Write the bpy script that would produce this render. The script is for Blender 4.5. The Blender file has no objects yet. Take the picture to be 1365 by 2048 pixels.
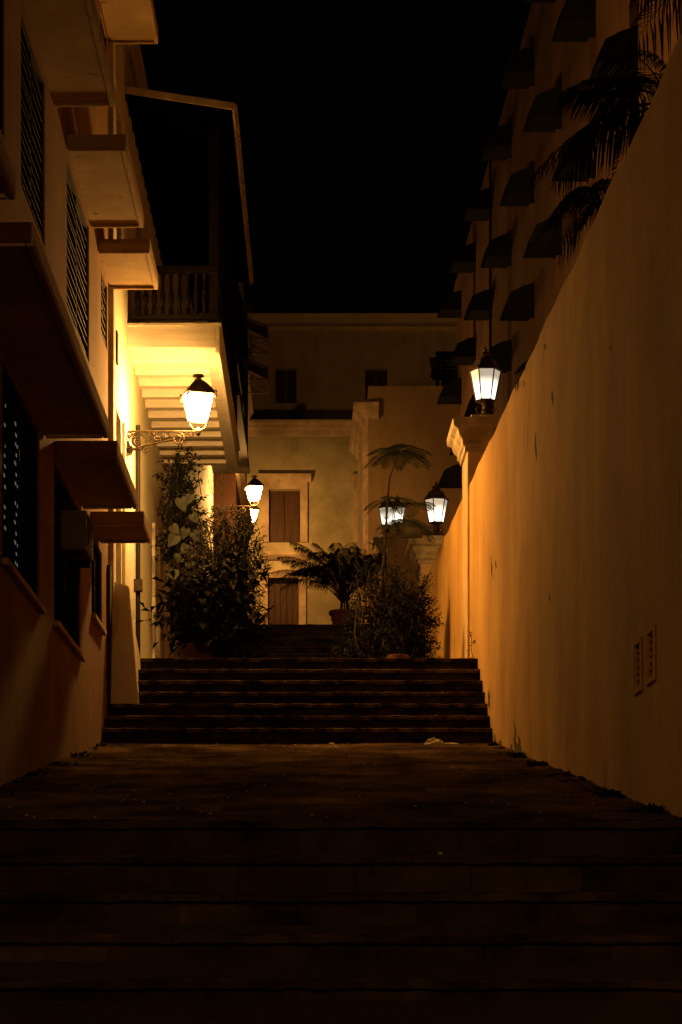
import bpy, math, random
from mathutils import Vector, Matrix
random.seed(7)
R = math.radians
C = bpy.context.scene.collection
sc = bpy.context.scene

# ------------------------------------------------------------------ camera
F, VX, VY = 4500.0, 590.0, 1955.0          # focal length and vanishing point measured in photo pixels (1365 x 2048)
cd = bpy.data.cameras.new('camera'); cam = bpy.data.objects.new('camera', cd); C.objects.link(cam)
cam.location = (0, 0, 0); cam.rotation_euler = (R(90), 0, 0)
cd.sensor_fit = 'VERTICAL'; cd.sensor_height = 36; cd.sensor_width = 24
cd.lens = F/2048*36; cd.shift_y = (VY-1024)/2048; cd.shift_x = (682.5-VX)/2048
cd.clip_start = .1; cd.clip_end = 2000
sc.camera = cam

# ------------------------------------------------------------------ night sky
w = bpy.data.worlds.new("World"); sc.world = w; w.use_nodes = True
nt = w.node_tree; bg = nt.nodes['Background']
sky = nt.nodes.new('ShaderNodeTexSky'); sky.sky_type = 'NISHITA'; sky.sun_disc = False
sky.sun_elevation = R(-4); sky.sun_rotation = R(200)
nt.links.new(sky.outputs[0], bg.inputs[0]); bg.inputs[1].default_value = .03
sc.view_settings.view_transform = 'Standard'; sc.view_settings.look = 'None'
sc.view_settings.exposure = 0; sc.view_settings.gamma = 1
WARM = (1.0, .475, .112); COOL = (1.0, .93, .72)
E_WALL, E_FAR, E_POST, E_NEAR = 860.0, 350.0, 3.4, 660.0

# ------------------------------------------------------------------ helpers
WL = {}                                     # world location of each object
class MB:
    def __init__(s): s.v = []; s.f = []; s.m = []
    def add(s, vs, fs, mi=0):
        o = len(s.v); s.v += [tuple(x) for x in vs]
        for f in fs: s.f.append([o+i for i in f]); s.m.append(mi)
    def box(s, T, u0, u1, w0, w1, z0, z1, mi=0):
        c = [(a, b, z) for z in (z0, z1) for a, b in ((u0, w0), (u1, w0), (u1, w1), (u0, w1))]
        s.add([T(*p) for p in c], [(3,2,1,0), (4,5,6,7), (0,1,5,4), (1,2,6,5), (2,3,7,6), (3,0,4,7)], mi)
    def prism(s, T, prof, u0, u1, mi=0):    # profile in (w, z), extruded along u
        n = len(prof)
        s.add([T(u0, a, b) for a, b in prof] + [T(u1, a, b) for a, b in prof],
              [tuple(range(n)), tuple(range(2*n-1, n-1, -1))] + [(i, (i+1) % n, (i+1) % n+n, i+n) for i in range(n)], mi)
    def tube(s, pts, r, n=6, mi=0):
        pts = [Vector(p) for p in pts]; k = len(pts); rs = r if isinstance(r, (list, tuple)) else [r]*k
        vs = []; up = Vector((0, 0, 1))
        for i, p in enumerate(pts):
            t = (pts[min(i+1, k-1)]-pts[max(i-1, 0)]).normalized()
            a = t.cross(up) if abs(t.z) < .95 else t.cross(Vector((0, 1, 0)))
            a.normalize(); b = t.cross(a)
            for j in range(n):
                q = 2*math.pi*j/n; vs.append(p + (a*math.cos(q)+b*math.sin(q))*rs[i])
        fs = [(i*n+j, i*n+(j+1) % n, (i+1)*n+(j+1) % n, (i+1)*n+j) for i in range(k-1) for j in range(n)]
        fs += [tuple(range(n-1, -1, -1)), tuple(range((k-1)*n, k*n))]
        s.add(vs, fs, mi)
    def lathe(s, prof, n=16, c=(0, 0, 0), rot=0, mi=0, sq=None):
        vs = [(c[0]+r*math.cos(2*math.pi*j/n+rot), c[1]+r*math.sin(2*math.pi*j/n+rot), c[2]+z) for r, z in prof for j in range(n)]
        k = len(prof)
        fs = [(i*n+j, i*n+(j+1) % n, (i+1)*n+(j+1) % n, (i+1)*n+j) for i in range(k-1) for j in range(n)]
        fs += [tuple(range(n-1, -1, -1)), tuple(range((k-1)*n, k*n))]
        s.add(vs, fs, mi)
    def build(s, name, mat, parent=None, base=None, smooth=False, bevel=0):
        if parent is not None: o_ = WL[parent.name]
        elif base is not None: o_ = Vector(base)
        else:
            xs, ys, zs = zip(*s.v); o_ = Vector(((min(xs)+max(xs))/2, (min(ys)+max(ys))/2, min(zs)))
        me = bpy.data.meshes.new(name)
        me.from_pydata([tuple(Vector(p)-o_) for p in s.v], [], s.f)
        for m in (mat if isinstance(mat, (list, tuple)) else [mat]): me.materials.append(m)
        me.polygons.foreach_set('material_index', s.m)
        if smooth: me.polygons.foreach_set('use_smooth', [True]*len(s.f))
        me.update()
        ob = bpy.data.objects.new(name, me); C.objects.link(ob)
        if parent is not None: ob.parent = parent
        else: ob.location = o_
        WL[ob.name] = o_
        if bevel:
            b = ob.modifiers.new('bevel', 'BEVEL'); b.width = bevel; b.segments = 2; b.limit_method = 'ANGLE'
        return ob
def tag(o, label, cat, group=None, kind=None):
    if label: o['label'] = label
    if cat: o['category'] = cat
    if group: o['group'] = group
    if kind: o['kind'] = kind
    return o
def thing(name, loc, label, cat, group=None):
    o = bpy.data.objects.new(name, None); C.objects.link(o); o.location = loc; o.empty_display_size = .2
    WL[o.name] = Vector(loc); return tag(o, label, cat, group)
def dup(o, loc, label=None, parent=None, rz=None):
    c = o.copy(); C.objects.link(c); c.parent = parent
    if parent is None:
        c.location = loc
        if rz is not None: c.rotation_euler.z = rz
        if label: c['label'] = label
    for ch in list(o.children): dup(ch, None, None, c)
    return c
def P(px, py, D): return Vector(((px-VX)*D/F, D, (VY-py)*D/F))
LX, LS = -2.2716, .01111                    # left facade line, right garden wall line
RX, RS = 2.376, .01333
def TL(u, w_, z): return (LX+w_+LS*u, u-LS*w_, z)
def TR(u, w_, z): return (RX-w_-RS*u, u-RS*w_, z)
HC = 4.5-.0
def TH(u, w_, z): return ((530-VX)/F*u+HC-w_, u-RS*w_, z)      # apartment block behind the garden wall
def TW(u, w_, z): return (u, w_, z)
def front(D): return lambda u, w_, z: (u, D-w_, z)

# ------------------------------------------------------------------ materials
def mat(name, col, col2=None, scale=3, rough=.9, bump=.15, bscale=60, streak=0, stretch=(1, 1, 1), detail=8, stain=None, lo=.4, hi=.7, metal=0, brick=None, spec=None, brot=0, bw=.5, bh=.25, bdark=.55):
    m = bpy.data.materials.new(name); m.use_nodes = True; t = m.node_tree; N = t.nodes; L = t.links
    p = N['Principled BSDF']; p.inputs['Roughness'].default_value = rough; p.inputs['Metallic'].default_value = metal; p.inputs['Specular IOR Level'].default_value = .5 if rough < .5 else (0 if rough > .95 else .2)
    if spec is not None: p.inputs['Specular IOR Level'].default_value = spec
    tc = N.new('ShaderNodeTexCoord'); mp = N.new('ShaderNodeMapping'); L.new(tc.outputs['Object'], mp.inputs[0])
    mp.inputs['Scale'].default_value = stretch
    n = N.new('ShaderNodeTexNoise'); n.inputs['Scale'].default_value = scale; n.inputs['Detail'].default_value = detail; n.inputs['Roughness'].default_value = .62
    L.new(mp.outputs[0], n.inputs['Vector'])
    r = N.new('ShaderNodeValToRGB'); r.color_ramp.elements[0].position = lo; r.color_ramp.elements[1].position = hi
    c2 = col2 or tuple(c*.7 for c in col)
    r.color_ramp.elements[0].color = (*c2, 1); r.color_ramp.elements[1].color = (*col, 1)
    L.new(n.outputs[0], r.inputs[0]); cur = r.outputs[0]
    if streak:
        mp2 = N.new('ShaderNodeMapping'); mp2.inputs['Scale'].default_value = (3.5, 3.1, .3); L.new(tc.outputs['Object'], mp2.inputs[0])
        n2 = N.new('ShaderNodeTexNoise'); n2.inputs['Scale'].default_value = 1; n2.inputs['Detail'].default_value = 9; n2.inputs['Roughness'].default_value = .66
        L.new(mp2.outputs[0], n2.inputs['Vector'])
        r2 = N.new('ShaderNodeValToRGB'); r2.color_ramp.elements[0].position = .38; r2.color_ramp.elements[1].position = .62
        v = 1-streak; r2.color_ramp.elements[0].color = (v, v*.96, v*.9, 1); r2.color_ramp.elements[1].color = (1, 1, 1, 1)
        L.new(n2.outputs[0], r2.inputs[0])
        mx = N.new('ShaderNodeMix'); mx.data_type = 'RGBA'; mx.blend_type = 'MULTIPLY'; mx.inputs[0].default_value = 1
        L.new(cur, mx.inputs[6]); L.new(r2.outputs[0], mx.inputs[7]); cur = mx.outputs[2]
    if stain:                                # sparse dark scars and mould spots
        mp3 = N.new('ShaderNodeMapping'); mp3.inputs['Scale'].default_value = (5, 5, 1.1); L.new(tc.outputs['Object'], mp3.inputs[0])
        n3 = N.new('ShaderNodeTexNoise'); n3.inputs['Scale'].default_value = 1.2; n3.inputs['Detail'].default_value = 10; n3.inputs['Roughness'].default_value = .75
        L.new(mp3.outputs[0], n3.inputs['Vector'])
        r3 = N.new('ShaderNodeValToRGB'); r3.color_ramp.elements[0].position = .58; r3.color_ramp.elements[1].position = .68
        r3.color_ramp.elements[0].color = (1, 1, 1, 1); r3.color_ramp.elements[1].color = (stain, stain, stain, 1)
        L.new(n3.outputs[0], r3.inputs[0])
        mx = N.new('ShaderNodeMix'); mx.data_type = 'RGBA'; mx.blend_type = 'MULTIPLY'; mx.inputs[0].default_value = 1
        L.new(cur, mx.inputs[6]); L.new(r3.outputs[0], mx.inputs[7]); cur = mx.outputs[2]
    if brick:
        b = N.new('ShaderNodeTexBrick'); b.inputs['Scale'].default_value = brick; b.inputs['Mortar Size'].default_value = .012; b.inputs['Brick Width'].default_value = bw; b.inputs['Row Height'].default_value = bh; b.inputs['Mortar Smooth'].default_value = .4
        b.inputs['Color1'].default_value = (1, 1, 1, 1); b.inputs['Color2'].default_value = (bdark, bdark, bdark, 1); b.inputs['Mortar'].default_value = (.55, .52, .48, 1)
        mb4 = N.new('ShaderNodeMapping'); mb4.inputs['Rotation'].default_value = (brot, 0, 0); L.new(tc.outputs['Object'], mb4.inputs[0])
        nd = N.new('ShaderNodeTexNoise'); nd.inputs['Scale'].default_value = 4; L.new(tc.outputs['Object'], nd.inputs[0])
        va = N.new('ShaderNodeMix'); va.data_type = 'RGBA'; va.blend_type = 'ADD'; va.inputs[0].default_value = .06; L.new(mb4.outputs[0], va.inputs[6]); L.new(nd.outputs[1], va.inputs[7])
        L.new(va.outputs[2], b.inputs[0])
        mx = N.new('ShaderNodeMix'); mx.data_type = 'RGBA'; mx.blend_type = 'MULTIPLY'; mx.inputs[0].default_value = 1
        L.new(cur, mx.inputs[6]); L.new(b.outputs[0], mx.inputs[7]); cur = mx.outputs[2]
    L.new(cur, p.inputs['Base Color'])
    if bump:
        nb = N.new('ShaderNodeTexNoise'); nb.inputs['Scale'].default_value = bscale; nb.inputs['Detail'].default_value = 5
        L.new(tc.outputs['Object'], nb.inputs['Vector'])
        bp = N.new('ShaderNodeBump'); bp.inputs['Strength'].default_value = bump; bp.inputs['Distance'].default_value = .02
        L.new(nb.outputs[0], bp.inputs['Height']); L.new(bp.outputs[0], p.inputs['Normal'])
    return m
def emit(name, col, strength, grad=None):
    m = bpy.data.materials.new(name); m.use_nodes = True; t = m.node_tree; N = t.nodes; L = t.links
    p = N['Principled BSDF']; p.inputs['Base Color'].default_value = (.8, .78, .7, 1); p.inputs['Roughness'].default_value = .3
    p.inputs['Emission Color'].default_value = (*col, 1); p.inputs['Emission Strength'].default_value = strength
    if grad:                                 # frosted pane: brightest level with the bulb, dimmer under the roof
        tc = N.new('ShaderNodeTexCoord'); sx = N.new('ShaderNodeSeparateXYZ'); L.new(tc.outputs['Object'], sx.inputs[0])
        mr = N.new('ShaderNodeMapRange'); mr.inputs[1].default_value = grad[0]; mr.inputs[2].default_value = grad[1]
        mr.inputs[3].default_value = strength; mr.inputs[4].default_value = strength*.12; L.new(sx.outputs[2], mr.inputs[0])
        L.new(mr.outputs[0], p.inputs['Emission Strength'])
    return m
M = {}
M['garden'] = mat('ochre_plaster', (.62, .385, .125), (.42, .245, .07), 1.0, streak=.05, stretch=(1, 1, .6), stain=.45, bump=.35, bscale=35, lo=.35, hi=.66)
M['scar'] = mat('exposed_mortar', (.12, .075, .03), (.05, .03, .014), 12)
M['pillar'] = mat('pillar_plaster', (.66, .47, .28), (.5, .34, .18), 3, bump=.3)
M['cap'] = mat('weathered_moulding', (.6, .5, .36), (.3, .24, .16), 5, stain=.25, bump=.4)
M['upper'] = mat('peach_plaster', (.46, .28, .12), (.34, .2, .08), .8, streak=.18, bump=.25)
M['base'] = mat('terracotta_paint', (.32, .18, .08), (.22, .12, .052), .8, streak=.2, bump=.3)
M['slab'] = mat('slab_concrete', (.54, .39, .18), (.38, .26, .115), 1.6, bump=.4, bscale=60, stain=.25)
M['cream'] = mat('pale_green_plaster', (.74, .70, .50), (.62, .60, .42), 1.5, bump=.15)
M['white'] = mat('white_trim', (.78, .73, .64), (.66, .6, .5), 3, rough=.7, bump=.15)
M['soffit'] = mat('white_joist_paint', (.78, .74, .68), (.62, .58, .5), 6, rough=.6, bump=.2, stretch=(.3, 3, 3))
M['dark'] = mat('dark_wood', (.012, .008, .005), (.005, .004, .003), 6, rough=.8, stretch=(4, 4, .4))
M['ext_roof'] = mat('dark_roof_sheet', (.005, .004, .004), (.003, .003, .003), 6, rough=1)
M['fascia'] = mat('pale_fascia', (.75, .66, .5), (.5, .42, .3), 9)
M['iron'] = mat('black_iron', (.028, .024, .02), (.05, .03, .018), 20, rough=.5, metal=.3, bump=.2)
M['bracket'] = mat('painted_bracket', (.07, .05, .03), (.03, .02, .012), 20, rough=.5, metal=.2, bump=.2)
M['louver'] = mat('louver_slats', (.026, .017, .011), (.010, .007, .004), 3, rough=.7, spec=.08)
M['void'] = mat('dark_interior', (.012, .01, .008), None, 3, bump=0)
M['glass'] = mat('dark_glass', (.02, .02, .018), None, 3, rough=.12, bump=0)
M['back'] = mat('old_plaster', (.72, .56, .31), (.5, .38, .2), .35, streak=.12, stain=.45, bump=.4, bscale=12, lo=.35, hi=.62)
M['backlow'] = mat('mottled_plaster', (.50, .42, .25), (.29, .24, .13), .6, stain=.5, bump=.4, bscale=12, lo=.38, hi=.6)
M['backtrim'] = mat('old_trim', (.68, .5, .32), (.38, .27, .16), 1.6, stain=.3, bump=.4, bscale=15)
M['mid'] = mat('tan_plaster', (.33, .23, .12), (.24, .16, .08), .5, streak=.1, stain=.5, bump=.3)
M['door'] = mat('brown_boards', (.10, .05, .024), (.055, .026, .013), 4, rough=.6, stretch=(6, 6, .5))
M['redwall'] = mat('red_plaster', (.045, .018, .011), (.03, .012, .008), 2)
M['canvas'] = mat('faded_red_canvas', (.3, .13, .06), (.2, .08, .04), 4)
M['block'] = mat('apartment_plaster', (.31, .18, .10), (.2, .11, .06), .6, streak=.15, bump=.2)
M['awning'] = mat('black_canvas', (.018, .018, .02), (.012, .012, .013), 8, rough=.9)
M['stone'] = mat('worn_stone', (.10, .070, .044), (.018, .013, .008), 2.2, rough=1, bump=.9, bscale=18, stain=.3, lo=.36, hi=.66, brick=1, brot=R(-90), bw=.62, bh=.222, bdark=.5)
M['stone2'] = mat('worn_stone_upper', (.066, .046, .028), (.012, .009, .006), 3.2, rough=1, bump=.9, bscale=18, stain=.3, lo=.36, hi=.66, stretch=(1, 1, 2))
M['nosing'] = mat('worn_lit_step_edge', (.20, .14, .085), (.02, .014, .009), 4.5, rough=1, bump=.8, bscale=25, lo=.42, hi=.68)  # step lips: wear, plus the light on the edge put into a paler colour
M['ramp'] = mat('rough_paving', (.24, .155, .085), (.05, .032, .018), 1.3, rough=1, spec=0, bump=.8, bscale=26, stretch=(1.2, .7, 1), lo=.38, hi=.7, brick=1, bw=.9, bh=.55, bdark=.5)
M['earth'] = mat('earth', (.07, .06, .035), (.04, .03, .02), 1)
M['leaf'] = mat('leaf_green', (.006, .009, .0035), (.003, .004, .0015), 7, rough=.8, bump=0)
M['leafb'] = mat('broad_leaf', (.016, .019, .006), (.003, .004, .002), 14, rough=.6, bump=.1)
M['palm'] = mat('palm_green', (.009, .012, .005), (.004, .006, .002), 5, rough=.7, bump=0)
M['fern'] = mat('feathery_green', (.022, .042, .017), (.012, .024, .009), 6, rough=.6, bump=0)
M['dry'] = mat('dry_grass', (.3, .2, .08), None, 5, bump=0)
M['bark'] = mat('bark', (.04, .026, .015), (.016, .011, .007), 12, bump=.6)
M['pot'] = mat('terracotta', (.16, .06, .028), (.09, .035, .018), 5, bump=.2)
M['litter'] = mat('crumpled_paper', (.7, .66, .58), (.5, .46, .4), 12, bump=.4)
M['pebble'] = mat('pebble', (.4, .34, .25), (.2, .16, .11), 12)
M['metal'] = mat('grey_sheet_metal', (.22, .17, .12), (.13, .1, .07), 8, rough=.6)
M['lit_l'] = emit('warm_lantern_glass', WARM, E_WALL)
M['lit_f'] = emit('warm_lantern_glass_far', WARM, E_FAR)
M['lit_p'] = emit('cool_lantern_glass', COOL, E_POST, (.26, .50))
M['lit_n'] = emit('warm_lantern_glass_near', WARM, E_NEAR)
M['lit_w'] = emit('lit_room', (.9, .72, .3), .05)
M['lit_g'] = emit('lit_room_green', (.7, 1, .75), .07)

# ------------------------------------------------------------------ ground, stairs, ramp
prof = [(-300, -1.42), (7.2, -1.42), (12.7, .68), (23.6, 2.25), (25.2, 3.35), (34.6, 3.4), (40.2, 6.0), (44, 6.1), (64, 9.6), (300, 12)]
g = MB(); xs = [-300, -30, -4, -2, 0, 2, 4, 30, 300]
vs = [(x, d, z) for d, z in prof for x in xs]; n = len(xs)
g.add(vs, [(i*n+j, i*n+j+1, (i+1)*n+j+1, (i+1)*n+j) for i in range(len(prof)-1) for j in range(n-1)])
tag(g.build('ground', M['earth'], base=(0, 0, -1.42)), None, None, kind='structure')

def flight(name, steps, x0f, x1f, back, low, mt='stone', jit=.012, nx=36):
    """steps: list of (D, z) front edges from the lowest; mesh of stone steps with a worn lip each, coloured as if lit"""
    m = MB()
    for i, (D, z) in enumerate(steps):
        Dn = steps[i+1][0]+.02 if i+1 < len(steps) else back
        zl = (steps[i-1][1] if i else low) - .02
        x0, x1 = x0f(i, D), x1f(i, D)
        rows = []
        rnd = [random.gauss(0, jit) for _ in range(nx+1)]; rz = [random.gauss(0, jit*.45) for _ in range(nx+1)]
        for k in range(nx+1):
            x = x0+(x1-x0)*k/nx; e = rnd[k]; zz = z+rz[k]
            rows.append([(x, D+.03+e*.5, zl), (x, D+.03+e*.5, zz-.05), (x, D-.012+e, zz-.045), (x, D-.015+e, zz-.008), (x, D+.02+e, zz), (x, Dn, z)])
        q = len(rows[0]); vs = [p for r_ in rows for p in r_]
        for j in range(q-1):
            m.add([], [])
        o = len(m.v); m.v += vs
        for k in range(nx):
            for j in range(q-1):
                m.f.append([o+k*q+j, o+(k+1)*q+j, o+(k+1)*q+j+1, o+k*q+j+1]); m.m.append(1 if (2 <= j <= 3 if mt == 'stone2' else j == 3) else 0)
        m.f.append([o+j for j in range(q)][::-1]); m.m.append(0)
        m.f.append([o+nx*q+j for j in range(q)]); m.m.append(0)
    return tag(m.build(name, [M[mt], M['stone2' if name == 'upper_stairs' else 'nosing']]), None, None, kind='structure')
lw = lambda D, s=0: LX+LS*D+s
rw = lambda D, s=0: RX-RS*D+s
near = [(12.6-.5*k, .88-.222*k) for k in range(10)][::-1]
flight('lower_stairs', near, lambda i, D: lw(D, -.05), lambda i, D: rw(D, .05), 12.75, -1.34, jit=.006, nx=70)
top = [(25.1-.27*k, 3.565-.16*k) for k in range(7)][::-1]
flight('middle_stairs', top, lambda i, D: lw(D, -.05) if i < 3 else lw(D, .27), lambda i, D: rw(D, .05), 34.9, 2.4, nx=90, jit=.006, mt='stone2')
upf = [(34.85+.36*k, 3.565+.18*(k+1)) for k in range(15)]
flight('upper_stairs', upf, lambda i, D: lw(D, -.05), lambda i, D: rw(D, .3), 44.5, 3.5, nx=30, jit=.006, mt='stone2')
m = MB(); nx, ny = 60, 90
for j in range(ny+1):
    D = 12.72+(23.5-12.72)*j/ny; z = .88+(2.445-.88)*((j/ny))
    for i in range(nx+1):
        x = lw(D, -.05)+(rw(D, .05)-lw(D, -.05))*i/nx
        edge = max(0, abs(i/nx-.5)*2-.9)*.2
        m.v.append((x, D, z+random.gauss(0, .0035)+.006*math.sin(x*2+D*1.3)+edge*random.uniform(.3, 1)+.006*(j % 5 == 0)))
for j in range(ny):
    for i in range(nx):
        a = j*(nx+1)+i; m.f.append([a, a+1, a+nx+2, a+nx+1]); m.m.append(0)
tag(m.build('ramp', M['ramp']), None, None, kind='structure')
m = MB(); m.box(TW, -2.4, 2.3, 44.45, 66, 6.0, 6.2)
m = MB(); m.add([(-2.4, 44.4, 6.26), (2.3, 44.4, 6.26), (2.3, 66, 10.0), (-2.4, 66, 10.0)], [(0, 1, 2, 3)])
tag(m.build('upper_street', M['stone']), None, None, kind='structure')

# ------------------------------------------------------------------ wall with openings
def facade(m, T, u0, u1, z0, z1, holes, depth=.11, mi=0, back=None, wf=0, side=True):
    us = sorted({u0, u1, *[h[0] for h in holes], *[h[1] for h in holes]}); zs = sorted({z0, z1, *[h[2] for h in holes], *[h[3] for h in holes]})
    for a, b in zip(us, us[1:]):
        for c, d in zip(zs, zs[1:]):
            cu, cz = (a+b)/2, (c+d)/2
            if any(h[0] < cu < h[1] and h[2] < cz < h[3] for h in holes): continue
            m.add([T(a, wf, c), T(b, wf, c), T(b, wf, d), T(a, wf, d)], [(0, 1, 2, 3)], mi)
    for a, b, c, d in [h[:4] for h in holes]:
        e = wf-depth
        m.add([T(a, wf, c), T(b, wf, c), T(b, wf, d), T(a, wf, d), T(a, e, c), T(b, e, c), T(b, e, d), T(a, e, d)],
              [(0, 1, 5, 4), (1, 2, 6, 5), (2, 3, 7, 6), (3, 0, 4, 7), (4, 5, 6, 7)], mi)
    if back:                                  # closing sides, top and back of the body
        bk = wf-back
        m.add([T(u0, wf, z0), T(u1, wf, z0), T(u1, wf, z1), T(u0, wf, z1), T(u0, bk, z0), T(u1, bk, z0), T(u1, bk, z1), T(u0, bk, z1)],
              [(3, 2, 6, 7), (0, 3, 7, 4), (1, 5, 6, 2), (5, 4, 7, 6)], mi)
def louver_window(T, par, a, b, c, d, w_=-.14, pitch=.085, lit=None, name='window', blade=.075, gap=None):
    f = MB()
    t = .035
    f.box(T, a+.002, a+t, w_, w_+.06, c+.002, d-.002); f.box(T, b-t, b-.002, w_, w_+.06, c+.002, d-.002)
    f.box(T, a+t, b-t, w_, w_+.06, d-t, d-.002); f.box(T, a+t, b-t, w_, w_+.06, c+.002, c+t)
    mid = (a+b)/2
    f.box(T, mid-t/2, mid+t/2, w_, w_+.055, c+t, d-t)
    win = f.build(name, M['dark'], par)
    s = MB()
    for (p, q) in ((a+t+.003, mid-t/2-.003), (mid+t/2+.003, b-t-.003)):
        z = c+t+.03
        while z < d-t-.05:
            k = random.uniform(-.006, .006)
            s.prism(T, [(w_+.01, z+.055), (w_+.014, z+.061), (w_+.06+k, z+.006), (w_+.056+k, z)], p, q)
            z += pitch
    s.build('louvers', M['louver'], win)
    bk = MB(); bk.add([T(a+t, w_-.01, c+t), T(b-t, w_-.01, c+t), T(b-t, w_-.01, d-t), T(a+t, w_-.01, d-t)], [(0, 1, 2, 3)])
    bk.build('dark_pane', lit or M['glass'], win)
    return win

# ------------------------------------------------------------------ near left house
nh = thing('plaster_house', TL(16, -1, -1.4), 'peach plastered house with concrete slabs over louvered windows, along the left side of the ramp', 'house')
upw = [(11.6, 13.3, 6.03, 7.38), (14.0, 16.25, 6.03, 7.38), (17.1, 18.6, 6.03, 7.38), (20.2, 22.15, 6.05, 7.38), (23.35, 24.05, 6.7, 7.38)]
loww = [(12.2, 14.6, 3.0, 4.42), (16.1, 18.25, 3.0, 4.42), (19.25, 21.35, 3.05, 4.42), (22.4, 23.45, 3.62, 4.42)]
m = MB()
facade(m, TL, -8, 24.2, 4.62, 12.4, upw+[(23.3, 24.0, 9.3, 10.02), (20.2, 22.15, 8.7, 10.02)], back=6)
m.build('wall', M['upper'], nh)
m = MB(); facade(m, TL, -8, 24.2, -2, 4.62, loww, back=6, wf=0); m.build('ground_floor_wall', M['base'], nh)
m = MB(); m.box(TL, 24.0, 24.21, 0, .035, 2.0, 4.4); m.build('corner_strip', M['redwall'], nh)
for (a, b, zb) in [(10, 13.4, 7.43), (14.2, 19.2, 7.43), (20.2, 22.3, 7.43), (23.06, 24.3, 7.43), (22.95, 24.3, 10.08), (19.9, 22.3, 10.08), (13.7, 18.6, 4.46), (8.5, 12.9, 4.46), (19.36, 21.5, 4.48), (22.3, 23.2, 4.48)]:
    s = MB(); o = .53
    s.box(TL, a, b, 0, o-.0, zb+.02, zb+.14)
    # drip edge under the rim
    s.box(TL, a+.004, b-.004, o-.045, o-.003, zb-.006, zb+.02); s.box(TL, a+.004, a+.045, 0.01, o-.05, zb-.006, zb+.02); s.box(TL, b-.045, b-.004, .01, o-.05, zb-.006, zb+.02)
    s.build('canopy_slab', M['slab'], nh, bevel=.006)
for h in upw: louver_window(TL, nh, *h, w_=-.075)
louver_window(TL, nh, 23.3, 24.0, 9.3, 10.02, w_=-.075)
louver_window(TL, nh, 20.2, 22.15, 8.7, 10.02, w_=-.075)
for i, h in enumerate(loww):
    louver_window(TL, nh, *h, pitch=.075, lit=M['glass'], w_=-.075)
    s = MB(); s.box(TL, h[0]-.04, h[1]+.04, 0, .05, h[2]-.05, h[2]-.002); s.build('window_sill', M['slab'], nh, bevel=.005)
# glimmers of a lit room between the louvers of one window
for k in range(16):
    zz = 4.2-k*.075-.02
    for uu in ([16.42, 17.05] if k % 2 else [16.45, 17.0, 17.12]):
        if random.random() < .72: s = MB(); s.box(TL, uu+random.uniform(-.03, .03), uu+random.uniform(.035, .07), -.035, -.03, zz, zz+.022); s.build('lit_gap', M['lit_g'], nh)
# air conditioner
ac = thing('air_conditioner', TL(20.3, .1, 3.78), 'boxy window air conditioner jutting from a ground floor louvered window', 'air conditioner')
m = MB(); m.box(TL, 19.98, 20.58, -.05, .2, 3.80, 4.15); m.build('casing', M['metal'], ac, bevel=.01)
m = MB()
for k in range(9): m.box(TL, 20.02, 20.54, .2, .206, 3.84+k*.033, 3.855+k*.033)
m.build('grille', M['dark'], ac)
for u in (20.0, 20.52): m = MB(); m.box(TL, u, u+.03, .0, .18, 3.74, 3.797); m.build('support', M['dark'], ac)

# ------------------------------------------------------------------ balcony house
bh = thing('balcony_house', TL(28, -1, 2.0), 'pale green house with white joisted balcony and dark turned railing, beside the bright wall lantern', 'house')
m = MB()
holes = [(24.87, 25.5, 3.75, 6.3), (26.15, 27.1, 3.75, 6.3), (30.9, 31.75, 3.58, 6.1), (25.4, 26.0, 8.2, 9.9), (28, 29, 7.75, 9.9), (30.6, 31.6, 7.75, 9.9)]
facade(m, TL, 24.22, 33.3, 2.0, 11.25, holes, depth=.2, back=6, wf=-.02); m.build('wall', M['cream'], bh)
m = MB(); m.prism(TL, [(-.02, 11.0), (.03, 11.0), (.05, 11.1), (.1, 11.14), (.1, 11.26), (-.02, 11.26)], 24.22, 33.3); m.build('cornice', M['cream'], bh)
m = MB(); m.box(TL, 24.25, 24.5, -.02, .05, 2.6, 11); m.build('pilaster', M['white'], bh, bevel=.01)
m = MB(); m.box(TL, 33.0, 33.3, -.02, .06, 3.4, 7.4); m.build('pilaster', M['white'], bh, bevel=.01)
def surround(par, T, a, b, c, d, wf, t=.12, p=.04, mt='white', name='door_surround', head=None):
    m = MB(); m.box(T, a-t, a-.0, wf, wf+p, c, d+t); m.box(T, b, b+t, wf, wf+p, c, d+t); m.box(T, a, b, wf, wf+p, d, d+t)
    if head: m.prism(T, [(wf, d+t), (wf+p+.02, d+t), (wf+p+.1, d+t+.12), (wf+p+.12, d+t+.2), (wf, d+t+.2)], a-t-.1, b+t+.1)
    return m.build(name, M[mt], par)
for h in holes[:3]: surround(bh, TL, *h, -.02, name='door_surround' if h[2] < 3.6 else 'window_surround')
for h in holes[:2]: louver_window(TL, bh, *h, w_=-.18)
m = MB(); m.box(TL, 30.92, 31.73, -.2, -.15, 3.6, 6.08); m.box(TL, 31.31, 31.34, -.15, -.14, 3.6, 6.08); d_ = m.build('door', M['dark'], bh)
m = MB(); m.box(TL, 31.22, 31.26, -.15, -.11, 4.6, 4.72); m.build('handle', M['metal'], d_)
for h in holes[3:]: louver_window(TL, bh, *h, w_=-.18)
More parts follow.
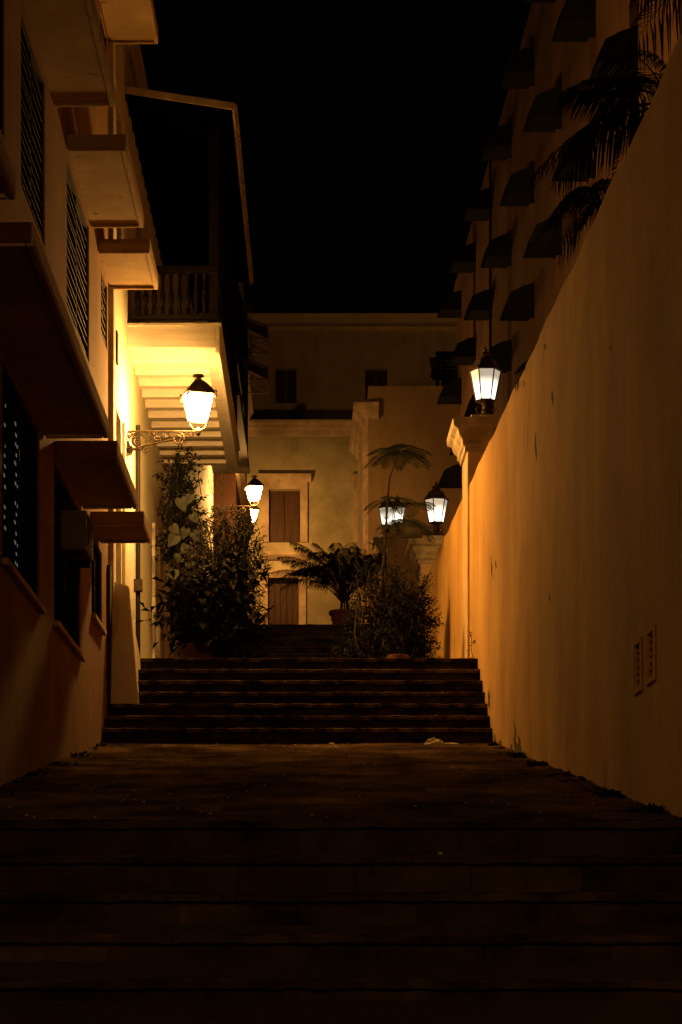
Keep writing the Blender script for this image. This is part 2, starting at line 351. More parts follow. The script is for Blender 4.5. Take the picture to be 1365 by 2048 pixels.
# plinth buttress beside the steps
m = MB()
def hex8(m, pts, mi=0): m.add(pts, [(3, 2, 1, 0), (4, 5, 6, 7), (0, 1, 5, 4), (1, 2, 6, 5), (2, 3, 7, 6), (3, 0, 4, 7)], mi)
b0 = [TL(24.02, 0.0, 2.6), TL(24.02, .37, 2.6), TL(25.9, .3, 2.6), TL(25.9, 0.0, 2.6)]
b1 = [TL(24.35, 0.03, 4.30), TL(24.35, .21, 4.24), TL(24.85, .19, 4.1), TL(24.85, .0, 4.1)]
hex8(m, b0+b1)
c0 = [TL(24.85, 0, 3.3), TL(24.85, .26, 3.3), TL(27.4, .2, 3.3), TL(27.4, 0, 3.3)]
c1 = [TL(24.85, 0, 4.05), TL(24.85, .19, 4.05), TL(27.4, .12, 3.72), TL(27.4, 0, 3.72)]
hex8(m, c0+c1)
m.build('buttress', M['white'], bh, bevel=.02)
# balcony
B0, B1, BW, BZ = 26.8, 33.05, 1.03, 7.5
bal = MB(); bal.box(TL, B0+.121, B1, -.02, BW-.002, BZ+.17, BZ+.24); bal = bal.build('balcony', M['soffit'], bh)
m = MB()
m.box(TL, B0, B0+.12, -.02, BW-.001, BZ, BZ+.25); m.build('end_beam', M['soffit'], bal, bevel=.008)
m = MB(); m.box(TL, B0+.0, B1+.1, BW-.0, BW+.05, BZ-.06, BZ+.25); m.box(TL, B0+.12, B1, BW-.12, BW-.003, BZ-.02, BZ+.165); m.build('fascia_board', M['soffit'], bal, bevel=.008)
m = MB(); m.box(TL, B0-.03, B1+.1, -.02, BW+.07, BZ+.253, BZ+.29); m.build('floor_edge', M['soffit'], bal, bevel=.006)
for k in range(1, 12):
    u = B0+.05+k*(B1-B0-.2)/11.3
    m = MB(); m.box(TL, u, u+.14, -.02, BW-.123, BZ-.02, BZ+.167); m.build('joist', M['soffit'], bal, bevel=.006)
# railing
rl = MB()
zr = BZ+.29
for (z0, z1) in ((zr+.05, zr+.1), (zr+.6, zr+.68)):
    rl.box(TL, B0-.02, B0+.05, 0.02, BW+.02, z0, z1); rl.box(TL, B0+.05, B1, BW-.05, BW+.02, z0, z1)
rl = rl.build('railing', M['dark'], bh)
def baluster(p):
    mb = MB(); x, y, z = p
    mb.lathe([(.02, 0), (.03, .02), (.03, .08), (.018, .11), (.034, .17), (.036, .22), (.02, .32), (.016, .38), (.024, .4), (.016, .42), (.028, .46), (.028, .5)], 8, (x, y, z))
    return mb
for k in range(9):
    baluster(TL(B0+.015, .1+k*.1, zr+.1)).build('baluster', M['dark'], rl)
for k in range(32):
    baluster(TL(B0+.25+k*.19, BW-.015, zr+.1)).build('baluster', M['dark'], rl)
for u in (B0+.07, B0+2.1, B0+4.2, B1-.05):
    m = MB(); m.box(TL, u-.055, u+.055, BW-.08, BW+.03, zr, 10.17); m.box(TL, u-.075, u+.075, BW-.1, BW+.05, zr, zr+.12); m.build('post', M['dark'], bh)
# balcony roof
m = MB(); rz0, rz1 = 10.42, 10.22; RO = 1.24
m.prism(TL, [(-.02, rz0), (RO, rz1), (RO, rz1+.03), (-.02, rz0+.03)], B0-.35, B1+.05)
for k in range(14): m.prism(TL, [(-.02, rz0-.07), (RO-.06, rz1-.06), (RO-.06, rz1-.003), (-.02, rz0-.003)], B0-.3+k*.49, B0-.24+k*.49)
m.box(TL, B0-.3, B1, BW-.05, BW+.05, 10.06, 10.13)
rf = m.build('balcony_roof', M['ext_roof'], bh)
m = MB(); m.prism(TL, [(-.02, rz0-.03), (RO, rz1-.03), (RO, rz1+.05), (-.02, rz0+.05)], B0-.38, B0-.352); m.build('verge_board', M['fascia'], rf)
m = MB(); m.box(TL, B0-.38, B1+.05, RO+.002, RO+.03, rz1-.04, rz1+.05)
for k in range(64): 
    u = B0-.36+k*.105
    m.prism(TL, [(RO+.031, rz1-.0), (RO+.062, rz1-.005), (RO+.062, rz1+.035), (RO+.031, rz1+.045)], u, u+.055)
m.build('eave_board', M['fascia'], rf)
# conduit and meter on the facade
dp = MB(); dp.tube([TL(27.5, .05, 3.55), TL(27.5, .05, 6.75)], .03, 8); dp = tag(dp.build('drain_pipe', M['dark']), 'dark pipe running down the pale green facade below the bright lantern bracket', 'pipe')
m = MB(); m.box(TL, 27.44, 27.58, -.015, .1, 4.72, 4.86); m.build('junction_box', M['iron'], dp)
mb_ = MB(); mb_.box(TL, 33.4, 33.62, .0, .09, 4.75, 5.02); tag(mb_.build('meter_box', M['white'], bevel=.01), 'small white box fixed to the wall past the pale door surround', 'box')
vt = MB()
vt.box(TL, 25.2, 25.36, -.018, .004, 6.9, 7.25); vt.build('vent', M['dark'], bh)

# ------------------------------------------------------------------ third left house
th = thing('red_house', TL(45, -1, 3), 'cream and red house beyond the balcony, with dark awnings, lit by the two far lanterns', 'house')
m = MB(); facade(m, TL, 33.32, 50.2, 3, 12.5, [(36.5, 37.6, 4, 6.3), (40.5, 41.5, 7, 8.8)], back=6, wf=-.1); m.build('wall', M['white'], th)
louver_window(TL, th, 36.5, 37.6, 4, 6.3, w_=-.24); louver_window(TL, th, 40.5, 41.5, 7, 8.8, w_=-.24)
m = MB(); facade(m, TL, 50.2, 58, 5, 14.4, [(52, 53, 11.7, 13.3)], back=6, wf=.4); m.build('bay_wall', M['redwall'], th)
m = MB(); m.prism(TL, [(.4, 11.2), (.46, 11.25), (.5, 11.4), (.56, 11.45), (.56, 11.55), (.4, 11.55)], 50.0, 58)
m.prism(TL, [(.4, 14.3), (.46, 14.35), (.52, 14.5), (.56, 14.55), (.56, 14.7), (.4, 14.7)], 50.0, 58); m.build('cornice', M['backtrim'], th)
# dark timber gallery in front of the bay
m = MB()
for u in (43.5, 46.5, 49.8):
    m.box(TL, u, u+.12, .56, .68, 11.3, 14.2)
m.box(TL, 43.3, 50.0, -.1, .72, 14.0, 14.12); m.box(TL, 43.3, 50.0, -.1, .72, 11.2, 11.32)
gl = m.build('gallery', M['dark'], th)
m = MB()
for k in range(40): m.box(TL, 43.5+k*.16, 43.53+k*.16, .62, .65, 11.32, 12.0)
m.box(TL, 43.3, 50, .6, .67, 12.0, 12.07); m.build('railing', M['dark'], gl)
for (z, uu) in ((14.45, 49.6), (13.55, 49.6)):
    m = MB()
    for u in (uu, uu+1.2):
        m.tube([TL(u, .42, z+.18), TL(u, 1.12, z-.1)], .014); m.tube([TL(u, .42, z-.22), TL(u, 1.12, z-.1)], .012); m.tube([TL(u, .42, z), TL(u, 1.12, z-.36)], .014); m.tube([TL(u, .42, z-.36), TL(u, 1.12, z-.36)], .014)
        m.tube([TL(u, 1.12, z-.36), TL(u, 1.12, z-.1)], .014)
    fr = m.build('awning_frame', M['metal'], th)
    m = MB(); m.prism(TL, [(.42, z+.2), (1.13, z-.08), (1.13, z-.36), (1.11, z-.36), (1.11, z-.1), (.42, z+.18)], uu+.03, uu+1.17); m.prism(TL, [(.43, z-.03), (1.1, z-.34), (1.1, z-.13), (.43, z+.15)], uu+.035, uu+.04); m.build('canvas', M['canvas'], fr)

# ------------------------------------------------------------------ garden wall on the right
gw = thing('garden_wall', TR(20, -.2, -1.4), 'tall ochre plastered garden wall with streaks and two small vents, right of the ramp', 'wall')
m = MB()
def wtop(D): return 5.39+(D-12.8)*.0265+.012*math.sin(D*2.1)+.008*math.sin(D*5.3+1)+.004*math.sin(D*17)
vents = [(13.72, 13.94, 1.84, 2.12), (14.2, 14.42, 1.84, 2.12)]
def wall_seg(m, T, u0, u1, holes):
    us = sorted({u0, u1, *[h[0] for h in holes], *[h[1] for h in holes], *[u0+(u1-u0)*k/120 for k in range(121)]}); zs = [-2]+([1.84, 2.12] if holes else [])+[4.9]
    for a, b in zip(us, us[1:]):
        for c, d in zip(zs, zs[1:]):
            if any(h[0] < (a+b)/2 < h[1] and h[2] < (c+d)/2 < h[3] for h in holes): continue
            m.add([T(a, 0, c), T(b, 0, c), T(b, 0, d), T(a, 0, d)], [(3, 2, 1, 0)])
        ja, jb = wtop(a), wtop(b)
        m.add([T(a, 0, 4.9), T(b, 0, 4.9), T(b, 0, jb-.02), T(a, 0, ja-.02), T(a, -.03, ja), T(b, -.03, jb), T(b, -.4, jb+.02), T(a, -.4, ja+.02), T(a, -.4, -2), T(b, -.4, -2)],
              [(3, 2, 1, 0), (4, 5, 2, 3), (7, 6, 5, 4), (6, 7, 8, 9)])
    for h in holes:
        a, b, c, d = h
        m.add([T(a, 0, c), T(b, 0, c), T(b, 0, d), T(a, 0, d), T(a, -.06, c), T(b, -.06, c), T(b, -.06, d), T(a, -.06, d)], [(0, 1, 5, 4), (1, 2, 6, 5), (2, 3, 7, 6), (3, 0, 4, 7), (4, 5, 6, 7)])
    m.add([T(u0, 0, -2), T(u0, -.4, -2), T(u0, -.4, wtop(u0)), T(u0, 0, wtop(u0))], [(0, 1, 2, 3)])
    m.add([T(u1, 0, -2), T(u1, -.4, -2), T(u1, -.4, wtop(u1)), T(u1, 0, wtop(u1))], [(0, 1, 2, 3)])
wall_seg(m, TR, -8, 26.1, vents)
wm = m.build('wall_panel', M['garden'], gw)
m = MB(); wall_seg(m, TR, 26.14, 34.2, []); m.build('wall_panel', M['garden'], gw)
m = MB(); m.box(TR, 26.1, 26.14, -.35, -.012, -1, 5.7); m.build('expansion_joint', M['void'], gw)
for h in vents:
    v = MB(); a, b, c, d = h
    v.box(TR, a-.03, a, 0, .012, c-.03, d+.03); v.box(TR, b, b+.03, 0, .012, c-.03, d+.03); v.box(TR, a, b, 0, .012, d, d+.03); v.box(TR, a, b, 0, .012, c-.03, c)
    for k in range(6): v.prism(TR, [(-.045, c+.034+k*.045), (-.04, c+.04+k*.045), (-.005, c+.012+k*.045), (-.01, c+.007+k*.045)], a+.002, b-.002)
    v.build('vent', M['garden'], gw)
def scar(px0, py0, py1, wpx, seed):
    random.seed(seed); n_ = 9; L_, R_ = [], []
    for i in range(n_):
        y = py0+(py1-py0)*i/(n_-1); k = math.sin(math.pi*(i+.3)/(n_-.4))*wpx*random.uniform(.45, 1.1); x = px0+random.gauss(0, wpx*.12)+(y-py0)*.06
        for arr, xx in ((L_, x-k/2), (R_, x+k/2)):
            D = RX*F/(xx-530); arr.append(TR(D, .0025, (VY-y)*D/F))
    m = MB(); m.add(L_+R_, [(i, i+1, n_+i+1, n_+i) for i in range(n_-1)]); return m.build('plaster_scar', M['scar'], gw)
for i, a in enumerate([(1105, 778, 812, 5), (1071, 865, 925, 4), (1100, 1186, 1206, 4), (1091, 686, 700, 6), (1030, 1440, 1520, 8), (1038, 1470, 1520, 12), (1024, 1488, 1520, 9), (1047, 1500, 1530, 9), (1000, 1478, 1506, 8), (978, 1380, 1420, 6), (990, 1465, 1500, 5), (983, 1110, 1160, 3), (992, 1120, 1140, 3), (1222, 690, 705, 3), (1048, 760, 775, 3), (1187, 300, 322, 4), (1128, 1560, 1570, 12)]): scar(*a, 40+i)
random.seed(11)
def moulded_cap(m, x0, x1, y0, y1, z):
    lay = [(0, 0), (.03, 0), (.03, .05), (.06, .07), (.06, .12), (.1, .17), (.12, .24), (.17, .27), (.18, .34), (.16, .36), (-.02, .37), (-.05, .37), (-.05, .44)]
    n = len(lay)
    vs = []
    for o, dz in lay: vs += [(x0-o, y0-o, z+dz), (x1+o, y0-o, z+dz), (x1+o, y1+o, z+dz), (x0-o, y1+o, z+dz)]
    fs = [(i*4+j, i*4+(j+1) % 4, (i+1)*4+(j+1) % 4, (i+1)*4+j) for i in range(n-1) for j in range(4)]+[(n*4-4, n*4-3, n*4-2, n*4-1)]
    m.add(vs, fs)
def pillar(D, xw, ztop, wx, wy, label):
    t = thing('stone_pillar', (xw+wx/2, D+wy/2, 1), label, 'pillar', 'lamp pillars along the garden wall')
    m = MB(); m.box(TW, xw, xw+wx, D, D+wy, 1, ztop-.4); m.build('shaft', M['pillar'], t, bevel=.01)
    m = MB(); moulded_cap(m, xw, xw+wx, D, D+wy, ztop-.44); m.build('cap', M['cap'], t, bevel=.004)
    return t
pillar(26.16, 2.005, 6.56, .5, .75, 'plastered pillar with moulded cap carrying the nearest white lantern')
pillar(34.25, 1.905, 6.74, .62, .6, 'moulded lamp pillar at the far end of the ochre wall, carrying the second white lantern')
pillar(46, 1.76, 9.05, .45, .5, 'far moulded pillar behind the feathery sapling, left of the two small white lanterns')
pillar(50, 2.0, 9.9, .5, .5, 'farthest moulded pillar, almost hidden behind feathery leaves')
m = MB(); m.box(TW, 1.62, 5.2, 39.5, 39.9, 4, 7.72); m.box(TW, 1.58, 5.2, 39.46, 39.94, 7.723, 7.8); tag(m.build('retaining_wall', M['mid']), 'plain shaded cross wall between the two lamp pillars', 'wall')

# ------------------------------------------------------------------ lanterns
def wall_lantern(loc, arm, mt, label, rz=.3):
    t = thing('wall_lantern', loc, label, 'street lantern', 'warm wall lanterns on the left houses')
    O = Vector(loc)
    def ring(h, z): return [O+Vector((math.cos(rz+math.pi/4+k*math.pi/2)*h*1.24, math.sin(rz+math.pi/4+k*math.pi/2)*h*1.24, z*.93)) for k in range(4)]
    gb, gt = ring(.105, .14), ring(.165, .44)
    for k in range(4):
        m = MB(); m.add([gb[k], gb[(k+1) % 4], gt[(k+1) % 4], gt[k]], [(0, 1, 2, 3)]); m.build('glass_pane', mt, t)
    m = MB(); fb, ft = ring(.11, .13), ring(.172, .445)
    for k in range(4):
        m.tube([fb[k], ft[k]], .008); m.tube([fb[k], fb[(k+1) % 4]], .008); m.tube([ft[k], ft[(k+1) % 4]], .01)
        a, b = ring(.118, .17)[k], ring(.118, .17)[(k+1) % 4]; m.tube([a, b], .005)
    m.build('frame', M['bracket'], t)
    m = MB(); pr = [(.195, .445), (.19, .465), (.15, .52), (.105, .58), (.075, .61), (.05, .63)]
    for (h0, z0), (h1, z1) in zip(pr, pr[1:]):
        a, b = ring(h0, z0), ring(h1, z1)
        m.add(a+b, [(k, (k+1) % 4, (k+1) % 4+4, k+4) for k in range(4)])
    m.add(ring(.195, .444), [(3, 2, 1, 0)])
    m.lathe([(.045, .57), (.05, .60), (.03, .61), (.035, .625), (.068, .635), (.064, .655), (.03, .665), (.01, .67)], 14, O)
    rf = m.build('roof', M['bracket'], t)
    m = MB()
    for p in ring(.19, .445):
        m = MB(); m.lathe([(.012, -.05), (.018, -.03), (.01, 0), (.018, .02), (.004, .045)], 8, p); m.build('corner_knob', M['bracket'], rf)
    m = MB()
    for sx in (-1, 1): m.tube([O+Vector((sx*.095, 0, .14)), O+Vector((sx*.1, 0, .08)), O+Vector((sx*.07, 0, .03)), O+Vector((0, 0, .0))], .009)
    m.lathe([(.01, -.06), (.03, -.03), (.035, 0), (.02, .03), (.01, .04)], 10, O)
    m.build('cradle', M['bracket'], t)
    m = MB(); x1 = -arm
    m.tube([O+Vector((0, 0, -.005)), O+Vector((x1, 0, -.005))], .012)
    m.tube([O+Vector((x1, 0, .0)), O+Vector((x1, 0, -.27))], .014)
    m.tube([O+Vector((x1, 0, -.24))]+[O+Vector((x1+arm*q, 0, -.24+.2*q**.8)) for q in (.2, .35, .5, .65)], .012)
    def scroll(c, r0, turns, a0, s=1):
        pts = []
        for i in range(int(14*turns)+1):
            a = a0+s*i/14*2*math.pi; r = r0*(1-.75*i/(14*turns)); pts.append(O+Vector((c[0]+r*math.cos(a), 0, c[1]+r*math.sin(a))))
        m.tube(pts, .0115, 5)
    scroll((x1+.13, -.125), .105, 1.0, 0); m.tube([O+Vector((x1+.13+.1*math.cos(a/8*math.pi), 0, -.125+.1*math.sin(a/8*math.pi))) for a in range(17)], .01, 5)
    scroll((x1+.13, -.125), .06, 1.5, 1); scroll((x1+arm*.72, -.09), .075, 1.6, 1.6, -1); scroll((x1+arm*.45, -.06), .055, 1.4, 3.4); scroll((x1+arm*.9, -.035), .032, 1.4, 3, -1)
    scroll((x1+.03, -.04), .04, 1.3, 4); scroll((x1+.04, -.22), .045, 1.3, 2, -1); scroll((x1+arm*.36, -.16), .04, 1.3, .4); scroll((x1+arm*.36, -.05), .045, 1.3, 5, -1); scroll((x1+arm*.58, -.05), .04, 1.2, 1); scroll((x1+.23, -.22), .035, 1.2, 3)
    m.build('scroll_bracket', M['bracket'], t)
    return t
l1 = P(397, 862, 26.3); wx = TL(26.3, 0, 0)[0]
wall_lantern(l1, l1.x-wx-.01, M['lit_l'], 'biggest and brightest warm lantern on a scrolled bracket under the white balcony')
lb = Vector(TL(-2.5, .8, 3.9))
wall_lantern(lb, .78, M['lit_n'], 'warm lantern on the near house wall, out of view behind the foot of the stairs')
l2 = P(509, 1012, 49); wx = TL(49, -.1, 0)[0]
wall_lantern(l2, l2.x-wx, M['lit_f'], 'smaller warm lantern beyond the balcony, in front of the old plaster facade, upper of two')
l3 = P(503, 1052, 59.5); wx = TL(60, 0, 0)[0]
wall_lantern(l3, .35, M['lit_f'], 'farthest warm lantern just above the dark bush, lower of two')

def post_lantern(loc, label, sc_=1.0, rz=0):
    t = thing('pillar_lantern', loc, label, 'lantern', 'white lanterns on the garden pillars')
    O = Vector(loc); n = 6
    def ring(r, z, o=0): return [O+Vector((math.cos(rz+k*2*math.pi/n)*(r+o), math.sin(rz+k*2*math.pi/n)*(r+o), z)) for k in range(n)]
    gb, gt = ring(.105, .235), ring(.178, .575)
    for k in range(n):
        m = MB(); m.add([gb[k], gb[(k+1) % n], gt[(k+1) % n], gt[k]], [(0, 1, 2, 3)]); m.build('glass_pane', M['lit_p'], t)
    m = MB(); fb, ft = ring(.11, .23), ring(.184, .58)
    for k in range(n): m.tube([fb[k], ft[k]], .009, 5); m.tube([ft[k], ft[(k+1) % n]], .01, 5); m.tube([fb[k], fb[(k+1) % n]], .01, 5)
    m.build('frame', M['iron'], t)
    m = MB(); m.lathe([(.205, .575), (.2, .6), (.16, .625), (.14, .66), (.125, .70), (.08, .725), (.06, .74), (.05, .75), (.075, .765), (.07, .785), (.03, .8), (.018, .815), (.028, .83), (.012, .85), (.003, .88)], 6, O, rz)
    m.build('roof', M['iron'], t, smooth=False)
    m = MB(); m.lathe([(.13, 0), (.13, .02), (.06, .035), (.045, .08), (.055, .1), (.04, .13), (.04, .17), (.06, .2), (.115, .225), (.115, .235)], 12, O, 0)
    m.build('base', M['iron'], t, smooth=False)
    m = MB()
    for sx in (-1, 1):
        for (cx, cz, r0) in ((.085, .05, .035), (.08, .13, .045)):
            m.tube([O+Vector((sx*(cx+r0*(1-.6*i/16)*math.cos(i*.5+1)), 0, cz+r0*(1-.6*i/16)*math.sin(i*.5+1))) for i in range(17)], .008, 5)
    m.build('scroll', M['iron'], t)
    return t
post_lantern((2.245, 26.5, 6.56), 'nearest white lantern, on the tall pillar rising from the ochre wall')
post_lantern((2.17, 34.5, 6.74), 'second white lantern, on the far pillar at the end of the ochre wall', rz=.2)
post_lantern((1.90, 46.2, 9.05), 'small white lantern seen through the feathery leaves, left of a hidden pair', rz=.3)
post_lantern((2.28, 50.2, 9.9), 'small white lantern mostly hidden behind feathery leaves, right of a pair', rz=.1)

# ------------------------------------------------------------------ far facade
DB = 62.0; TB = front(DB)
def bx(px, D=DB): return (px-VX)*D/F
def bz(py, D=DB): return (VY-py)*D/F
fh = thing('old_house', (1, DB+1, 8), 'old two-tone plaster house closing the view at the top of the stairs', 'house')
m = MB()
dh = (bx(536), bx(598), 8.8, bz(1156)); wh = (bx(538), bx(601), bz(1085), bz(979)); wh2 = (bx(722), bx(760), bz(1085), bz(979))
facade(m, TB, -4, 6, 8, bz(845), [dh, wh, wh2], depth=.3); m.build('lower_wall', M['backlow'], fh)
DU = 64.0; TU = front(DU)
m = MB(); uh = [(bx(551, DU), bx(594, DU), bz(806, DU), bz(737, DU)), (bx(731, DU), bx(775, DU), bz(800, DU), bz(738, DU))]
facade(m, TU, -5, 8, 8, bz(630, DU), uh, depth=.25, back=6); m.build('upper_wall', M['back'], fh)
m = MB(); m.prism(TU, [(0, bz(664, DU)), (.06, bz(661, DU)), (.1, bz(655, DU)), (.0, bz(652, DU))], -5, 8)
m.box(TU, -5, 8, -.3, .03, bz(630, DU)+.002, bz(627, DU)); m.build('string_course', M['back'], fh)
m = MB(); zt = bz(845)
m.prism(TB, [(0, zt-.38), (.05, zt-.36), (.07, zt-.22), (.14, zt-.18), (.16, zt-.1), (.24, zt-.04), (.25, zt+.02), (0, zt+.02)], -4, 6)
m.add([(-4, DB, zt), (6, DB, zt), (6, DU, zt+.05), (-4, DU, zt+.05)], [(0, 1, 2, 3)]); m.build('cornice', M['backtrim'], fh)
for h in (wh, wh2):
    surround(fh, TB, h[0], h[1], h[2], h[3], 0, t=.2, p=.07, mt='backtrim', name='window_surround', head=True)
surround(fh, TB, dh[0], dh[1], dh[2], dh[3], 0, t=.2, p=.06, mt='backtrim')
m = MB(); m.prism(TB, [(0, bz(1122)), (.08, bz(1120)), (.2, bz(1112)), (.22, bz(1106)), (0, bz(1106))], bx(530), bx(616)); m.build('door_hood', M['backtrim'], fh)
def shutters(par, T, h, mt, w_=-.2, name='shutter', nb=3):
    a, b, c, d = h; m = MB()
    for k in range(nb):
        u0, u1 = a+(b-a)*k/nb, a+(b-a)*(k+1)/nb
        m.box(T, u0+.008, u1-.008, w_-.04, w_, c+.01, d-.01)
        if name == 'shutter':
            m.box(T, u0+.05, u1-.05, w_+.001, w_+.02, c+(d-c)*.55, d-.1); m.box(T, u0+.05, u1-.05, w_+.001, w_+.02, c+.1, c+(d-c)*.48)
        else:
            m.box(T, u0+.008, u0+.03, w_+.001, w_+.012, c+.01, d-.01)
    return m.build(name, M[mt], par, bevel=.004)
for h in uh: shutters(fh, TU, h, 'door', nb=2)
for h in (wh, wh2): shutters(fh, TB, h, 'door', nb=2)
shutters(fh, TB, dh, 'door', name='door', nb=5)
ch = MB(); ch.prism(front(66), [(0, bz(632, 66)), (-.7, bz(632, 66)), (-.6, bz(606, 66)), (-.1, bz(606, 66))], bx(470, 66), bx(503, 66)); ch.build('chimney', M['back'], fh)
# small grass tuft on the ledge
def tuft(loc, n, h, mt, name, label):
    m = MB(); O = Vector(loc)
    for _ in range(n):
        a = random.uniform(0, 6.28); b = random.uniform(.05, .6); l = h*random.uniform(.5, 1); p = O+Vector((random.gauss(0, h*.25), random.gauss(0, .03), 0))
        q = p+Vector((math.cos(a)*b*l, math.sin(a)*b*l, l)); s_ = Vector((.008, 0, 0)); mdl = (p+q)/2+Vector((0, 0, .12*l))
        m.add([p-s_, p+s_, mdl+s_*.7, q, mdl-s_*.7], [(0, 1, 2, 3, 4)])
    return tag(m.build(name, M[mt], base=loc), label, 'plant')
tuft((bx(592, 62.1), 61.9, bz(845)+.02), 60, .26, 'leaf', 'grass_tuft', 'wild tuft growing on the ledge of the far old facade')

# ------------------------------------------------------------------ tan building to the right of the far facade
DM = 52.0; TMf = front(DM); xl = bx(737, DM)
tb = thing('tan_house', (xl+2, DM+1, 7), 'plain tan side wall with heavy moulded corner cornice, right of the far old facade', 'house')
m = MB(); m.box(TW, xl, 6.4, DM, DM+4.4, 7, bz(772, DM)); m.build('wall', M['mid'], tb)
def corner_cornice(m, z, k, wr):
    lay = [(.0, 0), (.04, .03), (.06, .2), (.12, .26), (.16, .5), (.22, .56), (.26, .7), (.34, .8), (.36, .98), (.0, 1.02)]
    vs = []
    for o, dz in lay: vs += [(xl-o*k, DM-o*k*.6-.001, z+dz*k), (xl+wr, DM-o*k*.6-.001, z+dz*k), (xl+wr, DM+4.4, z+dz*k), (xl-o*k, DM+4.4, z+dz*k)]
    n = len(lay); m.add(vs, [(i*4+j, i*4+(j+1) % 4, (i+1)*4+(j+1) % 4, (i+1)*4+j) for i in range(n-1) for j in range(4)]+[(n*4-4, n*4-3, n*4-2, n*4-1)])
m = MB(); zc = bz(806, DM); k = .42
lay = [(.0, -1.02*k), (.05, -1.0*k), (.07, -.82*k), (.14, -.76*k), (.18, -.5*k), (.25, -.44*k), (.28, -.3*k), (.33, -.26*k), (.34, -.02*k), (.30, 0)]
vs = []
for o, dz in lay: vs += [(xl-o, DM-.001-o*.3, zc+dz), (xl+.0, DM-.001-o*.3, zc+dz), (xl+.0, DM+4.4, zc+dz), (xl-o, DM+4.4, zc+dz)]
n = len(lay); m.add(vs, [(i*4+j, i*4+(j+1) % 4, (i+1)*4+(j+1) % 4, (i+1)*4+j) for i in range(n-1) for j in range(4)]+[(n*4-4, n*4-3, n*4-2, n*4-1), (3, 2, 1, 0)])
m.box(TW, xl+.001, xl+.24, DM-.12, DM+.0, zc-.38, zc-.002)
m.build('cornice', M['backtrim'], tb)
m = MB(); m.box(TW, xl-.12, xl+.0, DM+.02, DM+4.3, 7, bz(806, DM)-.44); m.build('pilaster', M['backtrim'], tb)
# pergola on its roof terrace
pg = thing('pergola', (bx(895, 55), 55, bz(772, DM)), 'dark timber pergola on the roof terrace behind the awnings', 'pergola')
m = MB(); zb = bz(772, DM); zp = bz(712, 54)
for px in (872, 884): m.box(TW, bx(px, 54), bx(px, 54)+.09, 54, 54.1, zb-.1, zp)
m.box(TW, bx(872, 54), bx(960, 54), 53.95, 54.15, zp, zp+.1)
m.build('posts', M['dark'], pg)
m = MB()
for k in range(6): m.box(TW, bx(862+k*3, 54)-.02, bx(925, 54), 54.2+k*.35, 54.27+k*.35, zp-.05-k*.0, zp+.02)
for k in range(7): m.box(TW, bx(872-k*2, 54), bx(880, 54), 53.85, 53.94, zp-.02-k*.085, zp+.02-k*.085)
m.build('rafters', M['dark'], pg)
m = MB(); m.box(TW, bx(886, 55), bx(960, 55), 55.2, 55.25, zb-.1, zp-.05); m.build('screen', M['door'], pg)

# ------------------------------------------------------------------ apartment block with awnings
ab = thing('apartment_block', TH(40, -3, 3), 'tall plastered apartment block with rows of black awnings, behind the ochre garden wall', 'building')
cols = [HC*F*1/(1/(.001304+.000167*k)) for k in range(8)]
rowz = [8.85, 10.8, 12.7, 14.65]
holes = []; roof_z = 16.0
for c in cols:
    for z in rowz: holes.append((c+.05, c+.56, z-1.15, z+.2))
m = MB(); facade(m, TH, 14, cols[-1]+2.6, 3, roof_z, holes, depth=.25, back=9); m.build('wall', M['block'], ab)
m = MB()
for i, c in enumerate(cols+[cols[0]-2.9, cols[0]-5.8]): m.box(TH, c-2.72, c-.01, 0, .12, 3, roof_z-.001*(i+1)-.01)
m.build('pilasters', M['block'], ab, bevel=.01)
m = MB(); m.box(TH, 14, cols[-1]+2.6, -.3, .08, roof_z+.002, roof_z+.12); m.build('parapet', M['block'], ab)
proto = None
def awn_mesh():
    m = MB(); T = lambda u, w_, z: (-w_, u, z)
    pr = [(0, .44), (.3, .36), (.5, .26), (.6, .04), (.59, .02), (.0, .02)]
    m.prism(T, pr, 0, .8)
    # scalloped valance
    n = 5
    for k in range(n):
        u0, u1 = k*.8/n, (k+1)*.8/n; um = (u0+u1)/2
        m.add([T(u0, .602, .045), T(u1, .602, .045), T(u1, .61, .0), T(um, .612, -.035), T(u0, .61, .0)], [(0, 1, 2, 3, 4)])
    for k in range(4):
        a, b = k*.148, (k+1)*.148
        m.add([T(-.004, a, .03), T(-.004, b, .03), T(-.004, b, .0), T(-.004, (a+b)/2, -.03), T(-.004, a, .0)], [(0, 1, 2, 3, 4)])
    return m
am = None
for ci, c in enumerate(cols):
    for ri, z in enumerate(rowz):
        z_ = z+.012*(c-30)
        if am is None:
            mm = awn_mesh(); a_ = mm.build('awning', M['awning'], base=(0, 0, 0)); am = a_
        else:
            a_ = am.copy(); C.objects.link(a_)
        a_.parent = ab; p = Vector(TH(c, .0, z_))-WL[ab.name]; a_.location = p; a_.rotation_euler.z = R(.76)
for ci, c in enumerate(cols):
    for ri, z in enumerate(rowz):
        lit = (ci == 3 and ri == 3)
        m = MB(); h = (c+.05, c+.56, z-1.15, z+.2)
        for u in (h[0], (h[0]+h[1])/2-.02, h[1]-.04): m.box(TH, u, u+.04, -.2, -.15, h[2], h[3])
        m.box(TH, h[0]+.04, h[1]-.04, -.2, -.16, h[2], h[2]+.04)
        wn = m.build('window', M['dark'], ab)
        m = MB(); m.add([TH(h[0], -.21, h[2]), TH(h[1], -.21, h[2]), TH(h[1], -.21, h[3]), TH(h[0], -.21, h[3])], [(0, 1, 2, 3)])
        m.build('pane', M['lit_w'] if lit else M['glass'], wn)
m = MB(); m.tube([TH(cols[5]-.6, .22, 3), TH(cols[5]-.6, .22, roof_z-.4)], .022, 8); m.build('drain_pipe', M['dark'], ab)

